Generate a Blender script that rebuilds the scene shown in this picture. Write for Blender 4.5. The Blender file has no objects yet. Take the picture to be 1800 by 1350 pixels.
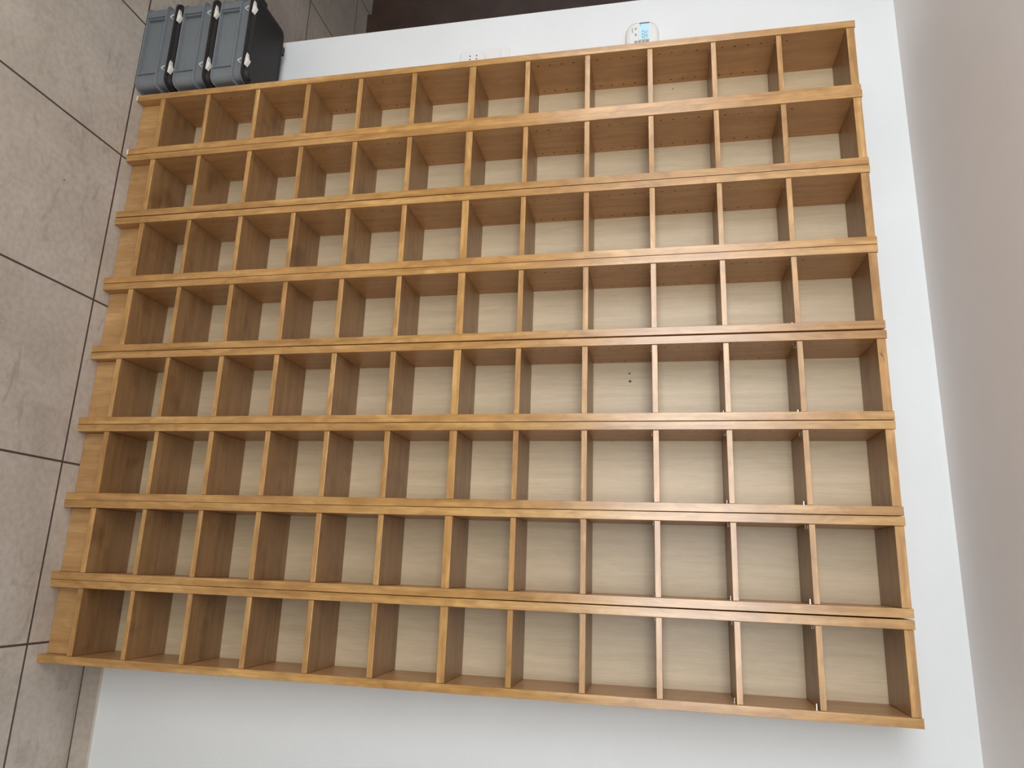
import bpy, bmesh, math, random
from mathutils import Vector, Matrix
random.seed(7)
SC = bpy.context.scene
C = SC.collection

# ------------------------------------------------------------------ helpers
def tag(o, label=None, cat=None, group=None, kind=None):
    if label: o['label'] = label
    if cat: o['category'] = cat
    if group: o['group'] = group
    if kind: o['kind'] = kind
    return o

def link(name, me, mats=None, parent=None, loc=(0, 0, 0)):
    o = bpy.data.objects.new(name, me)
    C.objects.link(o)
    if mats is not None and not me.materials:
        for m in (mats if isinstance(mats, (list, tuple)) else [mats]):
            me.materials.append(m)
    o.parent = parent
    o.location = loc
    return o

def to_mesh(name, bm, smooth=False):
    bmesh.ops.recalc_face_normals(bm, faces=bm.faces)
    me = bpy.data.meshes.new(name)
    if smooth:
        for f in bm.faces: f.smooth = True
    bm.to_mesh(me); bm.free()
    return me

def add_box(bm, x0, x1, y0, y1, z0, z1, mi=0):
    v = [bm.verts.new(p) for p in ((x0,y0,z0),(x1,y0,z0),(x1,y1,z0),(x0,y1,z0),(x0,y0,z1),(x1,y0,z1),(x1,y1,z1),(x0,y1,z1))]
    fs = []
    for q in ((0,3,2,1),(4,5,6,7),(0,1,5,4),(1,2,6,5),(2,3,7,6),(3,0,4,7)):
        f = bm.faces.new([v[i] for i in q]); f.material_index = mi; fs.append(f)
    return v, fs

def box_mesh(name, x0, x1, y0, y1, z0, z1, bev=0.0, seg=2):
    bm = bmesh.new(); add_box(bm, x0, x1, y0, y1, z0, z1)
    if bev: bmesh.ops.bevel(bm, geom=bm.edges[:], offset=bev, segments=seg, profile=0.5, affect='EDGES', clamp_overlap=True)
    return to_mesh(name, bm)

DIA = math.pi/4
def add_cyl(bm, p, axis, r, h, n=12, mi=0, r2=None, ph=0.0):
    """closed cylinder starting at p along axis"""
    a = Vector(axis).normalized(); u = a.orthogonal().normalized(); w = a.cross(u)
    p = Vector(p); r2 = r if r2 is None else r2
    A = [bm.verts.new(p + (u*math.cos(ph+2*math.pi*i/n) + w*math.sin(ph+2*math.pi*i/n))*r) for i in range(n)]
    B = [bm.verts.new(p + a*h + (u*math.cos(ph+2*math.pi*i/n) + w*math.sin(ph+2*math.pi*i/n))*r2) for i in range(n)]
    fs = [bm.faces.new(A[::-1]), bm.faces.new(B)]
    for i in range(n): fs.append(bm.faces.new((A[i], A[(i+1)%n], B[(i+1)%n], B[i])))
    for f in fs: f.material_index = mi

def cut(me, cutter_bm, name):
    """boolean difference, returns a new mesh"""
    cm = to_mesh('cutter', cutter_bm)
    a = link('base', me); b = link('cutter', cm)
    m = a.modifiers.new('b', 'BOOLEAN'); m.operation = 'DIFFERENCE'; m.object = b; m.solver = 'EXACT'
    dg = bpy.context.evaluated_depsgraph_get(); dg.update()
    r = bpy.data.meshes.new_from_object(a.evaluated_get(dg))
    r.name = name
    bpy.data.objects.remove(a); bpy.data.objects.remove(b)
    bpy.data.meshes.remove(cm)
    return r

def prism(bm, pts, y0, y1, mi=0):
    """polygon in (x,z) extruded along y"""
    a = [bm.verts.new((x, y0, z)) for x, z in pts]; b = [bm.verts.new((x, y1, z)) for x, z in pts]
    n = len(pts)
    fs = [bm.faces.new(a), bm.faces.new(b[::-1])]
    for i in range(n): fs.append(bm.faces.new((a[i], b[i], b[(i+1)%n], a[(i+1)%n])))
    for f in fs: f.material_index = mi

# ------------------------------------------------------------------ materials
def new_mat(name):
    m = bpy.data.materials.new(name); m.use_nodes = True
    nt = m.node_tree; b = nt.nodes['Principled BSDF']
    return m, nt, b

def N(nt, t, **kw):
    n = nt.nodes.new(t)
    for k, v in kw.items(): setattr(n, k, v)
    return n

def ramp(nt, fac, stops):
    r = N(nt, 'ShaderNodeValToRGB'); e = r.color_ramp.elements
    while len(e) < len(stops): e.new(0.5)
    for i, (p, c) in enumerate(stops): e[i].position = p; e[i].color = (*c, 1)
    nt.links.new(fac, r.inputs['Fac']); return r

def mix(nt, a, b, fac, mode='MIX'):
    m = N(nt, 'ShaderNodeMix', data_type='RGBA', blend_type=mode)
    for s, v in ((m.inputs[6], a), (m.inputs[7], b)):
        if hasattr(v, 'links') or hasattr(v, 'is_linked'): nt.links.new(v, s)
        else: s.default_value = (*v, 1)
    if isinstance(fac, float): m.inputs[0].default_value = fac
    else: nt.links.new(fac, m.inputs[0])
    return m.outputs[2]

def plain(name, col, rough=0.5, spec=0.5, metal=0.0, bump=0.0, bscale=300, var=0.0):
    m, nt, b = new_mat(name)
    b.inputs['Base Color'].default_value = (*col, 1)
    b.inputs['Roughness'].default_value = rough
    b.inputs['Metallic'].default_value = metal
    b.inputs['Specular IOR Level'].default_value = spec
    tc = N(nt, 'ShaderNodeTexCoord')
    if bump:
        nz = N(nt, 'ShaderNodeTexNoise'); nz.inputs['Scale'].default_value = bscale; nz.inputs['Detail'].default_value = 3
        nt.links.new(tc.outputs['Object'], nz.inputs['Vector'])
        bp = N(nt, 'ShaderNodeBump'); bp.inputs['Strength'].default_value = bump; bp.inputs['Distance'].default_value = 0.001
        nt.links.new(nz.outputs['Fac'], bp.inputs['Height']); nt.links.new(bp.outputs['Normal'], b.inputs['Normal'])
    if var:
        nz = N(nt, 'ShaderNodeTexNoise'); nz.inputs['Scale'].default_value = 9; nz.inputs['Detail'].default_value = 4
        nt.links.new(tc.outputs['Object'], nz.inputs['Vector'])
        r = ramp(nt, nz.outputs['Fac'], [(0.3, tuple(c*(1-var) for c in col)), (0.7, tuple(min(1, c*(1+var)) for c in col))])
        nt.links.new(r.outputs['Color'], b.inputs['Base Color'])
    return m

def wood(name, dark, mid, light, axis, rough=0.36, figure=1.0, stain=0.0, fine=1.0, spec=0.6, coat=0.0):
    """grain along object axis ('x','y' or 'z'); per-object random offset"""
    m, nt, b = new_mat(name)
    tc = N(nt, 'ShaderNodeTexCoord'); oi = N(nt, 'ShaderNodeObjectInfo')
    off = N(nt, 'ShaderNodeVectorMath', operation='SCALE'); off.inputs[0].default_value = (17.3, 9.1, 23.7)
    nt.links.new(oi.outputs['Random'], off.inputs['Scale'])
    add = N(nt, 'ShaderNodeVectorMath', operation='ADD')
    nt.links.new(tc.outputs['Object'], add.inputs[0]); nt.links.new(off.outputs[0], add.inputs[1])
    def stretched(across, along):
        mp = N(nt, 'ShaderNodeMapping'); s = [across]*3; s['xyz'.index(axis)] = along
        mp.inputs['Scale'].default_value = s
        nt.links.new(add.outputs[0], mp.inputs['Vector']); return mp.outputs['Vector']
    g = N(nt, 'ShaderNodeTexNoise'); g.inputs['Scale'].default_value = 1; g.inputs['Detail'].default_value = 6; g.inputs['Roughness'].default_value = 0.62
    g.inputs['Distortion'].default_value = 0.35
    nt.links.new(stretched(55, 3.2), g.inputs['Vector'])
    f = N(nt, 'ShaderNodeTexNoise'); f.inputs['Scale'].default_value = 1; f.inputs['Detail'].default_value = 4; f.inputs['Distortion'].default_value = 1.2
    nt.links.new(stretched(34, 13), f.inputs['Vector'])
    fn = N(nt, 'ShaderNodeTexNoise'); fn.inputs['Scale'].default_value = 1; fn.inputs['Detail'].default_value = 2
    nt.links.new(stretched(420, 18), fn.inputs['Vector'])
    base = ramp(nt, g.outputs['Fac'], [(0.30, dark), (0.5, mid), (0.72, light)])
    fig = ramp(nt, f.outputs['Fac'], [(0.35, (0.83, 0.79, 0.72)), (0.52, (1, 1, 1)), (0.68, (1.16, 1.15, 1.12))])
    col = mix(nt, base.outputs['Color'], fig.outputs['Color'], 0.75*figure, 'MULTIPLY')
    fr = ramp(nt, fn.outputs['Fac'], [(0.36, (0.86, 0.82, 0.76)), (0.55, (1, 1, 1))])
    col = mix(nt, col, fr.outputs['Color'], 0.5*fine, 'MULTIPLY')
    # board to board tone
    tr = ramp(nt, oi.outputs['Random'], [(0.0, (0.90, 0.87, 0.82)), (0.5, (1, 1, 1)), (1.0, (1.07, 1.05, 1.02))])
    col = mix(nt, col, tr.outputs['Color'], 0.9, 'MULTIPLY')
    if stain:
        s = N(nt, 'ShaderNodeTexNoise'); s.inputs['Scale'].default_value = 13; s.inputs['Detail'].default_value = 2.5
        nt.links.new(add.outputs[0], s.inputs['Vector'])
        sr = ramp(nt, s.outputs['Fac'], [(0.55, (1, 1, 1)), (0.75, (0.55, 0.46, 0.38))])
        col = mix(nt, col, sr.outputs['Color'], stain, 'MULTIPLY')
    nt.links.new(col, b.inputs['Base Color'])
    b.inputs['Roughness'].default_value = rough
    b.inputs['Specular IOR Level'].default_value = spec
    b.inputs['Coat Weight'].default_value = coat; b.inputs['Coat Roughness'].default_value = 0.22
    bp = N(nt, 'ShaderNodeBump'); bp.inputs['Strength'].default_value = 0.12; bp.inputs['Distance'].default_value = 0.0006
    nt.links.new(fn.outputs['Fac'], bp.inputs['Height']); nt.links.new(bp.outputs['Normal'], b.inputs['Normal'])
    return m

EDGE = dict(dark=(0.375, 0.190, 0.051), mid=(0.48, 0.260, 0.080), light=(0.63, 0.390, 0.142))
VEN = dict(dark=(0.43, 0.225, 0.085), mid=(0.50, 0.270, 0.108), light=(0.56, 0.315, 0.135))
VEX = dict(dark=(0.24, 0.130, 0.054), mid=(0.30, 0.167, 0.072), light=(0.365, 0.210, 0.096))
M = {}
M['edge_z'] = wood('solid_wood_vertical', axis='z', rough=0.27, spec=1.0, coat=0.0, figure=1.3, **EDGE)
M['edge_x'] = wood('solid_wood_cross', axis='x', rough=0.27, spec=1.0, coat=0.0, figure=1.3, **EDGE)
M['veneer_z'] = wood('veneer_vertical', axis='z', figure=0.35, stain=0.25, **VEN)
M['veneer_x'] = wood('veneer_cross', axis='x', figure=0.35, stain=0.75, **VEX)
M['plinth'] = wood('plinth_wood', axis='z', dark=(0.41, 0.225, 0.082), mid=(0.485, 0.28, 0.112), light=(0.57, 0.35, 0.155), figure=0.6, stain=0.3)
M['back'] = wood('pale_back_veneer', axis='z', dark=(0.545, 0.440, 0.285), mid=(0.60, 0.490, 0.325), light=(0.65, 0.535, 0.365), rough=0.42, figure=0.22, fine=0.7)
M['steel'] = plain('polished_steel', (0.82, 0.81, 0.79), 0.22, metal=1.0)
M['crack'] = plain('dark_split', (0.05, 0.025, 0.012), 0.8)
M['tub'] = plain('grey_plastic', (0.180, 0.199, 0.211), 0.42, bump=0.15, bscale=700, var=0.06)
M['lid'] = plain('black_plastic', (0.020, 0.018, 0.018), 0.55, 0.35, bump=0.25, bscale=900)
M['latch'] = plain('white_plastic', (0.80, 0.78, 0.72), 0.38)
M['ivory'] = plain('ivory_plastic', (0.80, 0.785, 0.74), 0.38)
M['plate'] = plain('white_plate_plastic', (0.82, 0.83, 0.83), 0.33)
M['grey'] = plain('grey_rubber', (0.33, 0.32, 0.30), 0.5)
M['darkgrey'] = plain('dark_print_and_shade', (0.14, 0.14, 0.14), 0.5)
M['black'] = plain('black_hole', (0.006, 0.006, 0.006), 0.6)
M['digits'] = plain('display_ink', (0.055, 0.12, 0.15), 0.5)
m, nt, b = new_mat('display_glass')
b.inputs['Base Color'].default_value = (0.50, 0.74, 0.86, 1); b.inputs['Roughness'].default_value = 0.3
b.inputs['Emission Color'].default_value = (0.55, 0.85, 1.0, 1); b.inputs['Emission Strength'].default_value = 0.16
M['lcd'] = m

# painted plaster
def paint(name, col, bump=0.25, scale=160):
    m, nt, b = new_mat(name)
    tc = N(nt, 'ShaderNodeTexCoord')
    n1 = N(nt, 'ShaderNodeTexNoise'); n1.inputs['Scale'].default_value = 3; n1.inputs['Detail'].default_value = 6
    nt.links.new(tc.outputs['Object'], n1.inputs['Vector'])
    r = ramp(nt, n1.outputs['Fac'], [(0.3, tuple(c*0.965 for c in col)), (0.7, tuple(min(1, c*1.02) for c in col))])
    nt.links.new(r.outputs['Color'], b.inputs['Base Color'])
    n2 = N(nt, 'ShaderNodeTexNoise'); n2.inputs['Scale'].default_value = scale; n2.inputs['Detail'].default_value = 3
    n3 = N(nt, 'ShaderNodeTexNoise'); n3.inputs['Scale'].default_value = 22; n3.inputs['Detail'].default_value = 3
    nt.links.new(tc.outputs['Object'], n2.inputs['Vector']); nt.links.new(tc.outputs['Object'], n3.inputs['Vector'])
    ad = N(nt, 'ShaderNodeMath', operation='ADD'); nt.links.new(n2.outputs['Fac'], ad.inputs[0]); nt.links.new(n3.outputs['Fac'], ad.inputs[1])
    bp = N(nt, 'ShaderNodeBump'); bp.inputs['Strength'].default_value = bump; bp.inputs['Distance'].default_value = 0.0015
    nt.links.new(ad.outputs[0], bp.inputs['Height']); nt.links.new(bp.outputs['Normal'], b.inputs['Normal'])
    b.inputs['Roughness'].default_value = 0.62; b.inputs['Specular IOR Level'].default_value = 0.35
    return m
M['wall'] = paint('white_wall_paint', (0.815, 0.85, 0.86))
M['ceil'] = paint('ceiling_paint', (0.89, 0.85, 0.825), 0.12)
M['wall2'] = paint('dimmed_wall_paint', (0.42, 0.40, 0.375))  # darkened so the unseen walls bounce less light
M['brown'] = plain('dark_brown_wood', (0.085, 0.042, 0.026), 0.45, var=0.25)

# floor tiles
def tiles(name, grout=True):
    m, nt, b = new_mat(name)
    tc = N(nt, 'ShaderNodeTexCoord')
    pos = tc.outputs['Object']
    n1 = N(nt, 'ShaderNodeTexNoise'); n1.inputs['Scale'].default_value = 4.5; n1.inputs['Detail'].default_value = 7; n1.inputs['Roughness'].default_value = 0.6; n1.inputs['Distortion'].default_value = 0.6
    nt.links.new(pos, n1.inputs['Vector'])
    r1 = ramp(nt, n1.outputs['Fac'], [(0.28, (0.43, 0.375, 0.315)), (0.5, (0.505, 0.445, 0.38)), (0.72, (0.565, 0.505, 0.44))])
    n2 = N(nt, 'ShaderNodeTexNoise'); n2.inputs['Scale'].default_value = 60; n2.inputs['Detail'].default_value = 5
    nt.links.new(pos, n2.inputs['Vector'])
    r2 = ramp(nt, n2.outputs['Fac'], [(0.35, (0.90, 0.895, 0.89)), (0.6, (1.03, 1.03, 1.03))])
    col = mix(nt, r1.outputs['Color'], r2.outputs['Color'], 1.0, 'MULTIPLY')
    # smudges (long soft dark veins)
    n4 = N(nt, 'ShaderNodeTexNoise'); n4.inputs['Scale'].default_value = 7; n4.inputs['Detail'].default_value = 4; n4.inputs['Distortion'].default_value = 2.2
    mp = N(nt, 'ShaderNodeMapping'); mp.inputs['Scale'].default_value = (0.7, 1.7, 1); mp.inputs['Rotation'].default_value = (0, 0, 0.5)
    nt.links.new(pos, mp.inputs['Vector']); nt.links.new(mp.outputs['Vector'], n4.inputs['Vector'])
    r4 = ramp(nt, n4.outputs['Fac'], [(0.58, (1, 1, 1)), (0.70, (0.80, 0.79, 0.78))])
    col = mix(nt, col, r4.outputs['Color'], 0.9, 'MULTIPLY')
    # specks
    vo = N(nt, 'ShaderNodeTexVoronoi'); vo.inputs['Scale'].default_value = 11
    nt.links.new(pos, vo.inputs['Vector'])
    r3 = ramp(nt, vo.outputs['Distance'], [(0.020, (0.28, 0.24, 0.20)), (0.036, (1, 1, 1))])
    col = mix(nt, col, r3.outputs['Color'], 0.85, 'MULTIPLY')
    hgt = None
    if grout:
        ang = -0.0085
        sx = N(nt, 'ShaderNodeSeparateXYZ'); nt.links.new(pos, sx.inputs[0])
        def lin(a, bb, c):
            m1 = N(nt, 'ShaderNodeMath', operation='MULTIPLY'); nt.links.new(sx.outputs[0], m1.inputs[0]); m1.inputs[1].default_value = a
            m2 = N(nt, 'ShaderNodeMath', operation='MULTIPLY_ADD'); nt.links.new(sx.outputs[1], m2.inputs[0]); m2.inputs[1].default_value = bb; nt.links.new(m1.outputs[0], m2.inputs[2])
            m3 = N(nt, 'ShaderNodeMath', operation='ADD'); nt.links.new(m2.outputs[0], m3.inputs[0]); m3.inputs[1].default_value = c
            return m3.outputs[0]
        def line(v, pitch, half):
            pp = N(nt, 'ShaderNodeMath', operation='PINGPONG'); nt.links.new(v, pp.inputs[0]); pp.inputs[1].default_value = pitch/2
            mr = N(nt, 'ShaderNodeMapRange'); nt.links.new(pp.outputs[0], mr.inputs[0])
            mr.inputs[1].default_value = half*0.75; mr.inputs[2].default_value = half*1.25; mr.inputs[3].default_value = 1; mr.inputs[4].default_value = 0
            return mr.outputs[0]
        s = lin(1, ang, 0.2368 + 0.4507*40); t = lin(-ang, 1, 0.0190 + 0.4480*40)
        ls = line(s, 0.4507, 0.0026); lt = line(t, 0.4480, 0.0026)
        mx = N(nt, 'ShaderNodeMath', operation='MAXIMUM'); nt.links.new(ls, mx.inputs[0]); nt.links.new(lt, mx.inputs[1])
        col = mix(nt, col, (0.080, 0.060, 0.046), mx.outputs[0])
        hgt = mx.outputs[0]
    nt.links.new(col, b.inputs['Base Color'])
    b.inputs['Roughness'].default_value = 0.5; b.inputs['Specular IOR Level'].default_value = 0.4
    bp = N(nt, 'ShaderNodeBump'); bp.inputs['Strength'].default_value = 0.15; bp.inputs['Distance'].default_value = 0.001
    nt.links.new(n2.outputs['Fac'], bp.inputs['Height'])
    last = bp
    if hgt is not None:
        b2 = N(nt, 'ShaderNodeBump'); b2.invert = True; b2.inputs['Strength'].default_value = 0.8; b2.inputs['Distance'].default_value = 0.002
        nt.links.new(hgt, b2.inputs['Height']); nt.links.new(bp.outputs['Normal'], b2.inputs['Normal']); last = b2
    nt.links.new(last.outputs['Normal'], b.inputs['Normal'])
    return m
M['tile'] = tiles('beige_stoneware_tiles')
M['skirt'] = tiles('beige_skirting_tile', False)
M['grout'] = plain('dark_grout', (0.080, 0.060, 0.046), 0.8)
M['cream'] = plain('cream_caulk', (0.62, 0.56, 0.48), 0.7)

# ------------------------------------------------------------------ the setting
TH = -0.0085                                     # the wall runs a touch askew to the bookcases
def rotz(x, y): return (x, y + TH*(x - 1.76))    # wall-parallel frame, y measured at x = 1.76
def skew_box(name, x0, x1, y0, y1, z0, z1, mat, kind='structure', bev=0):
    bm = bmesh.new(); v, _ = add_box(bm, x0, x1, y0, y1, z0, z1)
    for w in v: w.co.x, w.co.y = rotz(w.co.x, w.co.y)
    if bev: bmesh.ops.bevel(bm, geom=bm.edges[:], offset=bev, segments=2, profile=0.5, affect='EDGES')
    o = link(name, to_mesh(name, bm), mat); tag(o, kind=kind); return o

ZC = 2.176
WX = -0.2965                                     # free end of the back wall
skew_box('floor', -3.2, 3.6, -2.56, 2.6, -0.08, 0, M['tile'])
wb = skew_box('wall_back', WX, 3.6, 0.1725, 0.2925, 0, ZC, M['wall'])
skew_box('baseboard_back', 1.3, 3.6, 0.1640, 0.1725, 0.0045, 0.0560, M['skirt'])
skew_box('baseboard_left', WX+0.002, -0.02, 0.1640, 0.1725, 0.0045, 0.0560, M['skirt'])
skew_box('trim_1', WX+0.002, 3.6, 0.1655, 0.1725, 0.0, 0.0045, M['grout'])
skew_box('trim_2', 1.3, 3.6, 0.1655, 0.1725, 0.0560, 0.0580, M['cream'])
skew_box('ceiling', -3.2, 3.6, -2.56, 2.6, ZC, ZC+0.1, M['ceil'])
# the next room
skew_box('wall_far', -3.2, 3.6, 1.490, 1.60, 0, ZC, M['brown'])
# panelled dark front of the next room: stiles standing off the wall
bm = bmesh.new()
for x0, x1, y0, y1, z0, z1 in ((-1.56, -1.42, 1.470, 1.4895, 0.0, ZC), (-0.80, -0.66, 1.470, 1.4895, 0.0, ZC), (-1.42, -0.80, 1.476, 1.4895, 0.0, 0.14)):
    add_box(bm, x0, x1, y0, y1, z0, z1)
o = link('trim_3', to_mesh('trim_3', bm), M['brown']); tag(o, kind='structure')

FY = -2.40
# unseen left wall, added to keep the next room dim; holds the daylight window
LX = -1.02
Y0, Y1, Z0, Z1 = -2.10, -1.25, 1.00, 1.98
bm = bmesh.new()
for yy0, yy1, zz0, zz1 in ((FY, Y0, 0, ZC), (Y1, 0.60, 0, ZC), (Y0, Y1, 0, Z0), (Y0, Y1, Z1, ZC)):
    add_box(bm, LX-0.16, LX, yy0, yy1, zz0, zz1)
o = link('added_wall_left', to_mesh('added_wall_left', bm), M['wall2']); tag(o, kind='structure')
bm = bmesh.new()
ym = (Y0+Y1)/2
for yy0, yy1, zz0, zz1 in ((Y0, Y0+0.06, Z0, Z1), (Y1-0.06, Y1, Z0, Z1), (Y0+0.06, Y1-0.06, Z0, Z0+0.06), (Y0+0.06, Y1-0.06, Z1-0.06, Z1), (ym-0.035, ym+0.035, Z0+0.06, Z1-0.06)):
    add_box(bm, LX-0.11, LX-0.05, yy0, yy1, zz0, zz1)
o = link('window_1', to_mesh('window_1', bm), M['plate']); tag(o, kind='structure')

# unseen wall and wide high window, added to house the front fill lamp
FY = -2.40
FX0, FX1, FZ0, FZ1 = -0.70, 2.03, 1.20, 2.15
bm = bmesh.new()
for a0, a1, c0, c1 in ((-3.2, FX0, 0, ZC), (FX1, 3.6, 0, ZC), (FX0, FX1, FZ1, ZC), (FX0, FX1, 0, FZ0)):
    add_box(bm, a0, a1, FY-0.16, FY, c0, c1)
o = link('added_wall_front', to_mesh('added_wall_front', bm), M['wall2']); tag(o, kind='structure')
bm = bmesh.new()
for a0, a1, c0, c1 in ((FX0, FX0+0.06, FZ0, FZ1), (FX1-0.06, FX1, FZ0, FZ1), (FX0+0.06, FX1-0.06, FZ1-0.06, FZ1), (FX0+0.06, FX1-0.06, FZ0, FZ0+0.06), ((FX0+FX1)/2-0.04, (FX0+FX1)/2+0.04, FZ0+0.06, FZ1-0.06)):
    add_box(bm, a0, a1, FY-0.11, FY-0.05, c0, c1)
o = link('added_window_2', to_mesh('added_window_2', bm), M['plate']); tag(o, kind='structure')

skew = link('added_wall_right', box_mesh('added_wall_right', 3.3, 3.45, FY, 0.15, 0, ZC), M['wall2']); tag(skew, kind='structure')  # unseen wall added to cut ambient light from the right

# ------------------------------------------------------------------ bookcases
W, T, D, H = 0.20015, 0.0187, 0.1615, 2.02
YB = 0.1528                                      # face of the back panel
ZS = [(0.0826,0.0978),(0.2349,0.2466),(0.3942,0.4072),(0.5531,0.5664),(0.7135,0.7265),(0.8721,0.8853),(1.0369,1.0550),(1.1921,1.2047),(1.3525,1.3655),(1.5145,1.5274),(1.6744,1.6868),(1.8335,1.8459),(1.9991,2.0175)]
holes = []
for zone in ((1, 5), (7, 11)):
    for k in range(zone[0], zone[1]+1):
        for i in (range(1, 5) if k < zone[1] else (1,)):
            holes.append(ZS[k][0] - 0.0015 + 0.0319*i)

def set_faces(me, edge_test, nmat=2):
    for p in me.polygons: p.material_index = 0 if edge_test(p) else 1

left_me = box_mesh('side_panel_l', 0, T, 0, D, 0, H, 0.0007)
cb = bmesh.new()
for z in holes:
    for y in (0.0283, 0.1372): add_cyl(cb, (T+0.004, y, z), (-1, 0, 0), 0.0031, 0.0150, 12)
left_me = cut(left_me, cb, 'side_panel')
right_me = box_mesh('side_panel', W-T, W, 0, D, 0, H, 0.0007)
for me in (left_me, right_me):
    me.materials.clear(); me.materials.append(M['edge_z']); me.materials.append(M['veneer_z'])
    set_faces(me, lambda p: p.normal.y < -0.4 or p.center.y < 0.0012)
G = 0.0006
def board(name, k, y0):
    me = box_mesh(name, T+G, W-T-G, y0, YB-0.0005, ZS[k][0], ZS[k][1], 0.0006)
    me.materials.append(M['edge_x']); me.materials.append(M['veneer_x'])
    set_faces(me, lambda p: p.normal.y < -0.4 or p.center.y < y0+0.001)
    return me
board_me = [board('shelf', k, 0.0020 if k in (0, 12) else (0.0022 if k == 6 else 0.0030)) for k in range(13)]
plinth_me = box_mesh('plinth', T+G, W-T-G, 0.0285, 0.0435, 0.001, ZS[0][0]-0.0004, 0.0006)
plinth_me.materials.append(M['plinth'])
def back_mesh(cutter=None):
    me = box_mesh('back_panel', T-0.004, W-T+0.004, YB, YB+0.004, 0.07, 2.012)
    if cutter:
        me = cut(me, cutter, 'back_panel'); me.materials.clear()
    me.materials.append(M['back']); return me
back_plain = back_mesh()
pin_bm = bmesh.new()
add_cyl(pin_bm, (0, 0, 0), (1, 0, 0), 0.0019, 0.0095, 10)
add_cyl(pin_bm, (0, 0, 0), (1, 0, 0), 0.0033, 0.0012, 10)
pin_me = to_mesh('shelf_pin', pin_bm, False); pin_me.materials.append(M['steel'])

X0 = [0.0, 0.2031, 0.4063, 0.6075, 0.8093, 1.0104, 1.211, 1.4115]
TILT = [0.00085, -0.00051, -0.00057, -0.0005, 0.00135, 0.00165, 0.00235, 0.00366]
YF = [-0.0013, -0.0021, -0.0016, -0.0002, -0.0005, 0.0007, 0.001, 0.004]
YT = [0.00442, 0.00285, 0.00133, 0.00067, -0.00102, -0.00127, -0.002, -0.00244]
LAB = [
 'wooden bookcase tower at the row end touching the stack of grey crates',
 'second wooden bookcase tower counted from the grey crates',
 'third wooden bookcase tower counted from the grey crates',
 'fourth wooden bookcase tower from the grey crates, with a gap widening along its right side',
 'wooden bookcase tower with two dark drill holes in its back panel',
 'wooden bookcase tower just right of the one with two drill holes',
 'second wooden bookcase tower from the row end farthest from the crates',
 'wooden bookcase tower at the row end farthest from the crates, beside bare white wall',
]
def bookcase(i):
    t = bpy.data.objects.new('bookcase', None); C.objects.link(t)
    t.empty_display_size = 0.05
    t.location = (X0[i], YF[i], 0)
    t.rotation_euler = (-YT[i], TILT[i], 0)
    tag(t, LAB[i], 'bookcase', 'bookcase towers standing side by side along the white wall')
    link('side_panel', left_me, None, t); link('side_panel', right_me, None, t)
    if i == 0:
        for x in (0.0, W-T):
            g = link('foot_glide', box_mesh('foot_glide', x+0.001, x+T-0.001, -0.0016, 0.02, 0.0, 0.0030, 0.0004), M['latch'], t); g['label'] = 'white plastic foot glide'
    link('plinth', plinth_me, None, t)
    bk = back_plain
    if i == 4:
        cbm = bmesh.new()
        add_cyl(cbm, (0.8583-X0[4]-TILT[4]*1.457, YB-0.01, 1.4565), (0, 1, 0), 0.0024, 0.03, 12)
        add_cyl(cbm, (0.8790-X0[4]-TILT[4]*1.457, YB-0.01, 1.4580), (0, 1, 0), 0.0042, 0.03, 4, ph=DIA)
        bk = back_mesh(cbm)
    if i == 0:
        cbm = bmesh.new(); add_cyl(cbm, (0.0364, YB-0.01, 1.5817), (0, 1, 0), 0.0019, 0.03, 12)
        bk = back_mesh(cbm)
    link('back_panel', bk, None, t)
    link('bottom_panel', board_me[0], None, t)
    tp = link('top_panel', board_me[12], None, t)
    if i == 4:
        x, z = 0.8717-X0[4]-TILT[4]*2.0, 2.0066; y = 0.0020
        bm = bmesh.new()
        for (a, b2, wd) in (((-0.008, -0.0045), (0.0005, 0.0018), 0.0009), ((-0.0045, 0.0005), (0.009, 0.0035), 0.0008), ((0.009, 0.0035), (0.0125, 0.001), 0.0007), ((-0.0125, 0.0), (-0.003, 0.0008), 0.0007)):
            d = Vector((b2[0]-a[0], b2[1]-a[1])); n = Vector((-d.y, d.x)).normalized()*wd/2
            prism(bm, [(x+a[0]+n.x, z+a[1]+n.y), (x+b2[0]+n.x, z+b2[1]+n.y), (x+b2[0]-n.x, z+b2[1]-n.y), (x+a[0]-n.x, z+a[1]-n.y)], y-0.0003, y+0.0006)
        o = link('split', to_mesh('split', bm), M['crack'], tp); o['label'] = 'small dark split in the wood'
    if i == 7:
        x, z = 1.4395-X0[7]-TILT[7]*2.0, 2.0080; y = 0.0020
        bm = bmesh.new(); prism(bm, [(x-0.006, z+0.0005), (x+0.009, z-0.0001), (x-0.006, z-0.0005)], y-0.0003, y+0.0006)
        o = link('split', to_mesh('split', bm), M['crack'], tp); o['label'] = 'small dark split in the wood'
    for k in range(1, 12):
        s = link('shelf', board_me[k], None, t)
        if k >= 8:
            for y in (0.0283,):
                z = ZS[k][0] - 0.0023
                p = link('shelf_pin', pin_me, None, s, (T+0.0002, y, z))
                q = link('shelf_pin', pin_me, None, s, (W-T-0.0002, y, z)); q.rotation_euler = (0, 0, math.pi)
    return t
for i in range(8): bookcase(i)

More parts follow.
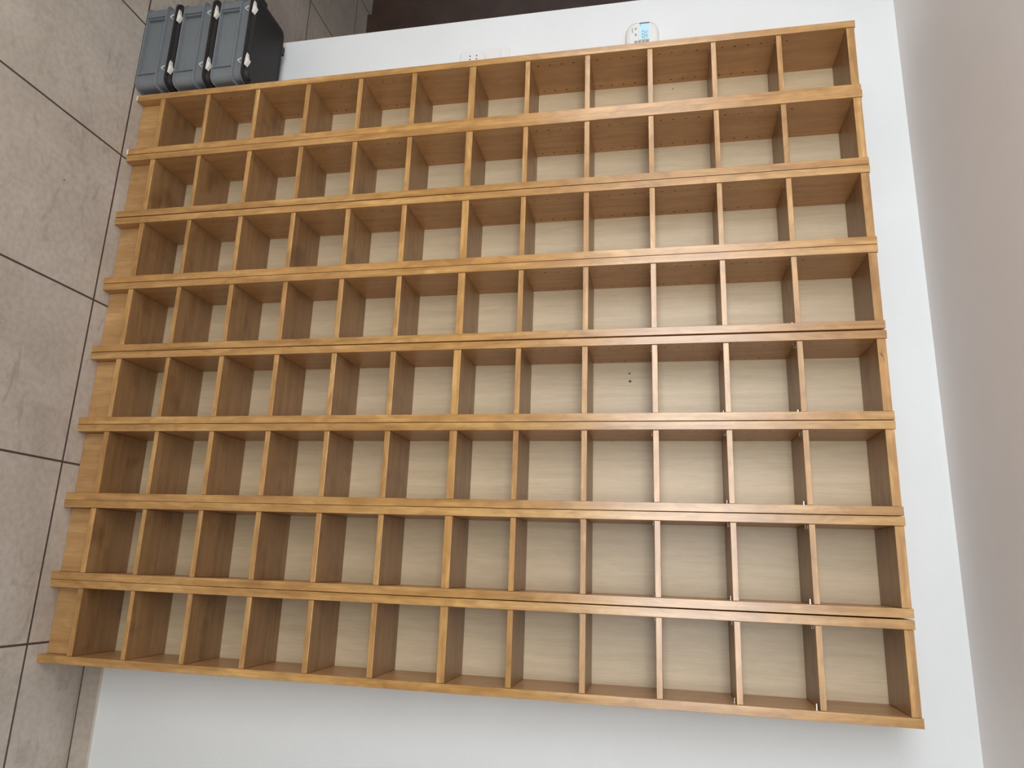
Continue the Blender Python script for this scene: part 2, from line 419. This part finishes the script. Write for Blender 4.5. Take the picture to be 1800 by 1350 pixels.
# ------------------------------------------------------------------ stacked crates
def rrect(w, d, r, n=7):
    pts = []
    for cx, cy, a0 in ((w/2-r, d/2-r, 0), (-w/2+r, d/2-r, 90), (-w/2+r, -d/2+r, 180), (w/2-r, -d/2+r, 270)):
        for i in range(n+1):
            a = math.radians(a0 + 90*i/n); pts.append((cx + r*math.cos(a), cy + r*math.sin(a)))
    return pts
def loft(bm, layers, cap0=True, cap1=True):
    """layers: (w, d, r, z)"""
    rings = []
    for w, d, r, z in layers: rings.append([bm.verts.new((x, y, z)) for x, y in rrect(w, d, r)])
    n = len(rings[0])
    for a, b2 in zip(rings, rings[1:]):
        for i in range(n): bm.faces.new((a[i], a[(i+1)%n], b2[(i+1)%n], b2[i]))
    if cap0: bm.faces.new(rings[0][::-1])
    if cap1: bm.faces.new(rings[-1])
CW, CD, PITCH = 0.298, 0.178, 0.1275
def tub_mesh():
    bm = bmesh.new(); w, d = CW, CD; R = 0.023
    # recessed core wall, bottom band, ledge, rim
    core = 0.030
    loft(bm, [(w-0.024, d-0.024, R-0.007, 0.0005), (w-0.010, d-0.010, R-0.003, 0.0005), (w-0.008, d-0.008, R-0.002, 0.0025), (w-0.010, d-0.010, R-0.003, 0.0048),
              (w-0.036, d-0.036, R-0.010, 0.0060), (w-0.034, d-0.034, R-0.010, 0.0665), (w-0.006, d-0.006, R, 0.0675), (w-0.004, d-0.004, R, 0.0690), (w-0.006, d-0.006, R, 0.0705),
              (w-0.024, d-0.024, R-0.006, 0.0715), (w-0.022, d-0.022, R-0.006, 0.0972), (w-0.002, d-0.002, R+0.001, 0.0980), (w, d, R+0.001, 0.0995), (w, d, R+0.001, 0.1010), (w-0.02, d-0.02, R-0.004, 0.1015)])
    me = to_mesh('tub', bm)
    return me
def corner_mesh():
    """the four thicker corner shells that frame the recessed long and short panels"""
    w, d = CW-0.016, CD-0.016; r = 0.019; out = []
    for sx in (1, -1):
        for sy in (1, -1):
            bm = bmesh.new()
            path = [(w/2, d/2-0.050)]
            n = 8
            for i in range(n+1):
                a = math.radians(90*i/n); path.append((w/2-r + r*math.cos(a), d/2-r + r*math.sin(a)))
            path.append((w/2-0.046, d/2))
            inner = [(x-0.012, y) for x, y in path[:1]] + [(w/2-r + (r-0.012)*math.cos(math.radians(90*i/n)), d/2-r + (r-0.012)*math.sin(math.radians(90*i/n))) for i in range(n+1)] + [(w/2-0.046, d/2-0.012)]
            A = [[bm.verts.new((sx*x, sy*y, z)) for x, y in path] for z in (0.0050, 0.0676)]
            B = [[bm.verts.new((sx*x, sy*y, z)) for x, y in inner] for z in (0.0050, 0.0676)]
            m = len(path)
            for i in range(m-1):
                bm.faces.new((A[0][i], A[0][i+1], A[1][i+1], A[1][i])); bm.faces.new((B[0][i], B[1][i], B[1][i+1], B[0][i+1]))
                bm.faces.new((A[1][i], A[1][i+1], B[1][i+1], B[1][i])); bm.faces.new((A[0][i], B[0][i], B[0][i+1], A[0][i+1]))
            for i in (0, m-1): bm.faces.new((A[0][i], A[1][i], B[1][i], B[0][i]))
            out.append(to_mesh('corner', bm))
    return out
def rib_mesh():
    return box_mesh('upright_rib', -0.0016, 0.0016, -0.0085, 0.006, 0.0040, 0.0680, 0.0005)
def lid_mesh():
    bm = bmesh.new(); w, d = CW, CD; R = 0.028
    loft(bm, [(w-0.03, d-0.03, R-0.006, 0.1017), (w-0.001, d-0.001, R, 0.1020), (w, d, R, 0.1030), (w, d, R, 0.1075), (w-0.006, d-0.006, R-0.002, 0.1090),
              (w-0.012, d-0.012, R-0.004, 0.1095), (w-0.018, d-0.018, R-0.005, 0.1180), (w-0.024, d-0.024, R-0.007, 0.1200), (w-0.032, d-0.032, R-0.010, 0.1202),
              (w-0.037, d-0.037, R-0.011, 0.1185), (w-0.044, d-0.044, R-0.013, 0.1182)])
    # hinge tabs on the back and end edges
    for x in (-0.075, 0.075): add_box(bm, x-0.014, x+0.014, d/2-0.014, d/2+0.001, 0.1085, 0.1195)
    for sx in (1, -1):
        a, b2 = sorted((sx*(w/2-0.013), sx*(w/2+0.001))); add_box(bm, a, b2, -0.059, -0.031, 0.1085, 0.1200)
    return to_mesh('lid', bm)
def latch_mesh():
    """white clip: pointed lever on the lid, wire loop reaching down to the tub rim"""
    bm = bmesh.new()
    Z = 0.0088
    prism(bm, [(x, z+Z) for x, z in [(-0.0216, 0.1085), (-0.0106, 0.1062), (0.0066, 0.1050), (0.0190, 0.1040), (0.0219, 0.1085), (0.0115, 0.1142), (0.0040, 0.1175), (-0.0040, 0.1115)]], -0.0045, 0.0070)
    prism(bm, [(x, z+Z) for x, z in [(0.0005, 0.1075), (0.0150, 0.1070), (0.0130, 0.1105), (0.0045, 0.1145)]], -0.0062, -0.0045)
    for a, b2 in (((-0.0055, 0.1000), (0.0010, 0.0890)), ((0.0010, 0.0890), (0.0105, 0.0990))):
        d = Vector((b2[0]-a[0], b2[1]-a[1])); n = Vector((-d.y, d.x)).normalized()*0.0010
        prism(bm, [(a[0]+n.x, a[1]+n.y), (b2[0]+n.x, b2[1]+n.y), (b2[0]-n.x, b2[1]-n.y), (a[0]-n.x, a[1]-n.y)], -0.0040, -0.0010)
    bmesh.ops.bevel(bm, geom=bm.edges[:], offset=0.0004, segments=1, affect='EDGES')
    return to_mesh('latch', bm)
tub_me, corner_me, lid_me, latch_me = tub_mesh(), corner_mesh(), lid_mesh(), latch_mesh()
tub_me.materials.append(M['tub']); [c.materials.append(M['tub']) for c in corner_me]; lid_me.materials.append(M['lid']); latch_me.materials.append(M['latch'])
crate0 = bpy.data.objects.new('storage_crate', None); C.objects.link(crate0)
tb = link('tub', tub_me, None, crate0)
for c in corner_me: link('corner_panel', c, None, tb)
rib_me = rib_mesh(); rib_me.materials.append(M['tub'])
for sx in (-1, 1):
    for sy in (-1, 1):
        rb = link('upright_rib', rib_me, None, tb, (sx*(CW/2-0.0475), sy*(CD/2-0.0110), 0)); rb.rotation_euler = (0, 0, 0 if sy < 0 else math.pi)
link('lid', lid_me, None, crate0)
for s in (-1, 1): 
    l = link('latch', latch_me, None, crate0, (s*0.0905, -CD/2+0.001, 0)); l['label'] = 'white plastic latch'
def copy_tree(o, parent=None):
    c = o.copy(); C.objects.link(c); c.parent = parent
    for ch in o.children: copy_tree(ch, c)
    return c
CL = ['grey plastic crate with black lid standing on the tiled floor, lowest of its stack',
      'grey plastic crate with black lid in the middle of its stack',
      'grey plastic crate with its whole black lid showing, topmost of its stack']
roots = [crate0] + [copy_tree(crate0) for _ in range(2)]
for k, r in enumerate(roots):
    r.location = ((-0.1580, -0.1545, -0.1510)[k], (0.0640, 0.0630, 0.0610)[k], k*PITCH)
    r.rotation_euler = (0, 0, (-0.0085, -0.004, -0.006)[k])
    tag(r, CL[k], 'crate', 'grey lidded crates stacked beside the bookcases')

# ------------------------------------------------------------------ thermostat
wy = 0.1725 + TH*(-0.15-1.76)                    # wall face behind it
th = bpy.data.objects.new('thermostat', None); C.objects.link(th)
th.location = (-0.150, wy, 1.499); th.rotation_euler = (0, 0, TH)
tag(th, 'ivory wall thermostat with a pale blue display, partly behind the end bookcase', 'thermostat')
def superell(a, b, p, n=48):
    out = []
    for i in range(n):
        t = 2*math.pi*i/n; c, s = math.cos(t), math.sin(t)
        out.append((a*math.copysign(abs(c)**(2/p), c), b*math.copysign(abs(s)**(2/p), s)))
    return out
def stack(name, layers):
    bm = bmesh.new(); rings = []
    for pts, y in layers: rings.append([bm.verts.new((x, y, z)) for x, z in pts])
    n = len(rings[0])
    for A, B in zip(rings, rings[1:]):
        for i in range(n): bm.faces.new((A[i], A[(i+1)%n], B[(i+1)%n], B[i]))
    bm.faces.new(rings[0]); bm.faces.new(rings[-1][::-1])
    return to_mesh(name, bm)
body = link('body', stack('body', [(superell(0.058, 0.0485, 3.2), 0), (superell(0.058, 0.0485, 3.2), -0.009), (superell(0.0555, 0.046, 3.2), -0.0155), (superell(0.050, 0.0405, 3.0), -0.0185)]), M['ivory'], th)
fp = link('faceplate', stack('faceplate', [(superell(0.0505, 0.0365, 2.5), -0.0170), (superell(0.0505, 0.0365, 2.5), -0.0200), (superell(0.0485, 0.0345, 2.5), -0.0208)]), M['plate'], th)
# bezel ring round the display
lx0, lx1, lz0, lz1 = -0.0470, 0.0090, -0.0080, 0.0210
bm = bmesh.new(); bw = 0.0018
for a in ((lx0-bw, lx1+bw, lz0-bw, lz0), (lx0-bw, lx1+bw, lz1, lz1+bw), (lx0-bw, lx0, lz0, lz1), (lx1, lx1+bw, lz0, lz1)):
    add_box(bm, a[0], a[1], -0.0232, -0.0206, a[2], a[3])
link('bezel', to_mesh('bezel', bm), M['plate'], fp)
disp = link('display', box_mesh('display', lx0, lx1, -0.0214, -0.0206, lz0, lz1), M['lcd'], th); disp['label'] = 'pale blue liquid crystal display'
link('display_painted_shade', box_mesh('display_painted_shade', lx0, lx0+0.0030, -0.0220, -0.0213, lz0, lz1), M['darkgrey'], disp)  # dark strip colours in the shadow of the display recess
bm = bmesh.new()
def seg_digit(x, z, w, h, segs, t=0.0011):
    y0, y1 = -0.0217, -0.0213
    S = {'a': (x, x+w, z+h-t, z+h), 'd': (x, x+w, z, z+t), 'g': (x, x+w, z+h/2-t/2, z+h/2+t/2),
         'f': (x, x+t, z+h/2, z+h), 'b': (x+w-t, x+w, z+h/2, z+h), 'e': (x, x+t, z, z+h/2), 'c': (x+w-t, x+w, z, z+h/2)}
    for s in segs: add_box(bm, S[s][0], S[s][1], y0, y1, S[s][2], S[s][3])
seg_digit(-0.0200, -0.0008, 0.0070, 0.0150, 'abged')
seg_digit(-0.0095, -0.0008, 0.0070, 0.0150, 'abged')
seg_digit(-0.0005, -0.0008, 0.0060, 0.0085, 'abged', 0.0009)
seg_digit(-0.0010, 0.0138, 0.0016, 0.0016, 'adfb', 0.0005)
seg_digit(0.0015, 0.0110, 0.0026, 0.0044, 'afed', 0.0006)
add_box(bm, -0.0400, -0.0375, -0.0217, -0.0213, -0.0055, -0.0035)
link('display_digits', to_mesh('display_digits', bm), M['digits'], disp)
for x in (-0.0295, -0.0085):
    bt = link('button', stack('button', [(superell(0.0039, 0.0024, 2), -0.0206), (superell(0.0039, 0.0024, 2), -0.0222), (superell(0.0030, 0.0016, 2), -0.0227)]), M['grey'], th)
    bt.location = (x, 0, -0.0180)
    bm = bmesh.new(); s = 1 if x < -0.02 else -1
    prism(bm, [(-0.0016, -0.0007*s), (0.0016, -0.0007*s), (0, 0.0011*s)], -0.0230, -0.0226)
    link('arrow', to_mesh('arrow', bm), M['plate'], bt)
link('nameplate', box_mesh('nameplate', -0.0325, -0.0165, -0.0210, -0.0204, -0.0285, -0.0262), M['grey'], th)
for z0, z1 in ((-0.0222, -0.0135), (-0.0118, -0.0030), (-0.0008, 0.0075), (0.0090, 0.0195)):
    link('side_button', box_mesh('side_button', 0.0125, 0.0185, -0.0226, -0.0204, z0, z1, 0.0006), M['grey'], th)
bm = bmesh.new()
for i in range(7): add_box(bm, -0.0425+i*0.0070, -0.0410+i*0.0070, -0.0210, -0.0206, 0.0252, 0.0266)
link('day_marks', to_mesh('day_marks', bm), M['grey'], th)

# ------------------------------------------------------------------ wall socket
wy2 = 0.1725 + TH*(-0.14-1.76)
so = bpy.data.objects.new('wall_socket', None); C.objects.link(so)
so.location = (-0.140, wy2, 1.0295); so.rotation_euler = (0, 0, TH)
tag(so, 'white wall plate with a socket and a switch, half hidden behind the end bookcase', 'socket')
pl_ = stack('cover_plate', [(superell(0.043, 0.0785, 9), 0), (superell(0.043, 0.0785, 9), -0.004), (superell(0.0405, 0.076, 9), -0.0075)])
link('cover_plate', pl_, M['plate'], so)
me = box_mesh('socket_insert', -0.0275, 0.0275, -0.0100, -0.0070, -0.0760+0.004, -0.0070, 0.0008)
cbm = bmesh.new()
for z in (-0.0460, -0.0255):
    for x in (-0.0175, -0.0062, 0.0051): add_cyl(cbm, (x, -0.02, z), (0, 1, 0), 0.0024, 0.0125, 14)
me = cut(me, cbm, 'socket_insert'); me.materials.clear()
ins = link('socket_insert', me, M['plate'], so)
bm = bmesh.new()
for z in (-0.0460, -0.0255):
    for x in (-0.0175, -0.0062, 0.0051): add_cyl(bm, (x, -0.0092, z), (0, 1, 0), 0.0024, 0.0018, 14)
link('contact_hole', to_mesh('contact_hole', bm), M['black'], ins)
link('switch_rocker', box_mesh('switch_rocker', -0.0275, 0.0275, -0.0105, -0.0070, -0.0035, 0.0440, 0.0010), M['plate'], so)
link('blank_insert', box_mesh('blank_insert', -0.0275, 0.0275, -0.0098, -0.0070, 0.0460, 0.0560, 0.0010), M['plate'], so)
bm = bmesh.new()
add_box(bm, -0.0150, 0.0150, -0.0108, -0.0103, 0.0020, 0.0027)
link('switch_mark', to_mesh('switch_mark', bm), M['darkgrey'], so)

# ------------------------------------------------------------------ light
w = bpy.data.worlds.new('World'); SC.world = w; w.use_nodes = True
bg = w.node_tree.nodes['Background']; bg.inputs[0].default_value = (0.93, 0.97, 1.0, 1); bg.inputs[1].default_value = 0.75
def area(name, loc, aim, sx, sy, power, col):
    l = bpy.data.lights.new(name, 'AREA'); l.shape = 'RECTANGLE'; l.size = sx; l.size_y = sy; l.energy = power; l.color = col
    o = bpy.data.objects.new(name, l); C.objects.link(o); o.location = loc
    d = Vector(aim) - Vector(loc); o.rotation_euler = d.to_track_quat('-Z', 'Y').to_euler(); return o
area('window_daylight', (LX-0.14, ym, (Z0+Z1)/2), (LX+1, ym+0.0, (Z0+Z1)/2), Y1-Y0, Z1-Z0, 17, (0.95, 0.965, 1.0))
area('added_front_fill', (0.665, FY-0.14, 1.675), (0.665, 0, 1.45), 2.73, 0.95, 60, (0.975, 0.985, 1.0))  # lamp added for frontal fill, standing in for a window

# ------------------------------------------------------------------ camera
cam = bpy.data.cameras.new('camera'); co = bpy.data.objects.new('camera', cam); C.objects.link(co)
R = ((-0.032742781627636844, 0.1971837982652814, 0.9798196058218857), (0.9693431638012384, 0.24512638114105129, -0.016937770233650208), (-0.24351948801498569, 0.9492268469498494, -0.19916488642968763))
mat = Matrix.Identity(4)
for j in range(3):
    mat[j][0] = R[0][j]; mat[j][1] = -R[1][j]; mat[j][2] = -R[2][j]
mat.translation = Vector((1.3399563748321253, -1.6395840142097322, 1.5296248568653368))
co.matrix_world = mat
cam.sensor_fit = 'HORIZONTAL'; cam.sensor_width = 36; cam.lens = 1271.4019*36/1800
cam.clip_start = 0.01
SC.camera = co
SC.view_settings.view_transform = 'Standard'
SC.view_settings.look = 'None'
SC.view_settings.exposure = 0.0
SC.view_settings.gamma = 1.0
SC.view_settings.use_curve_mapping = False
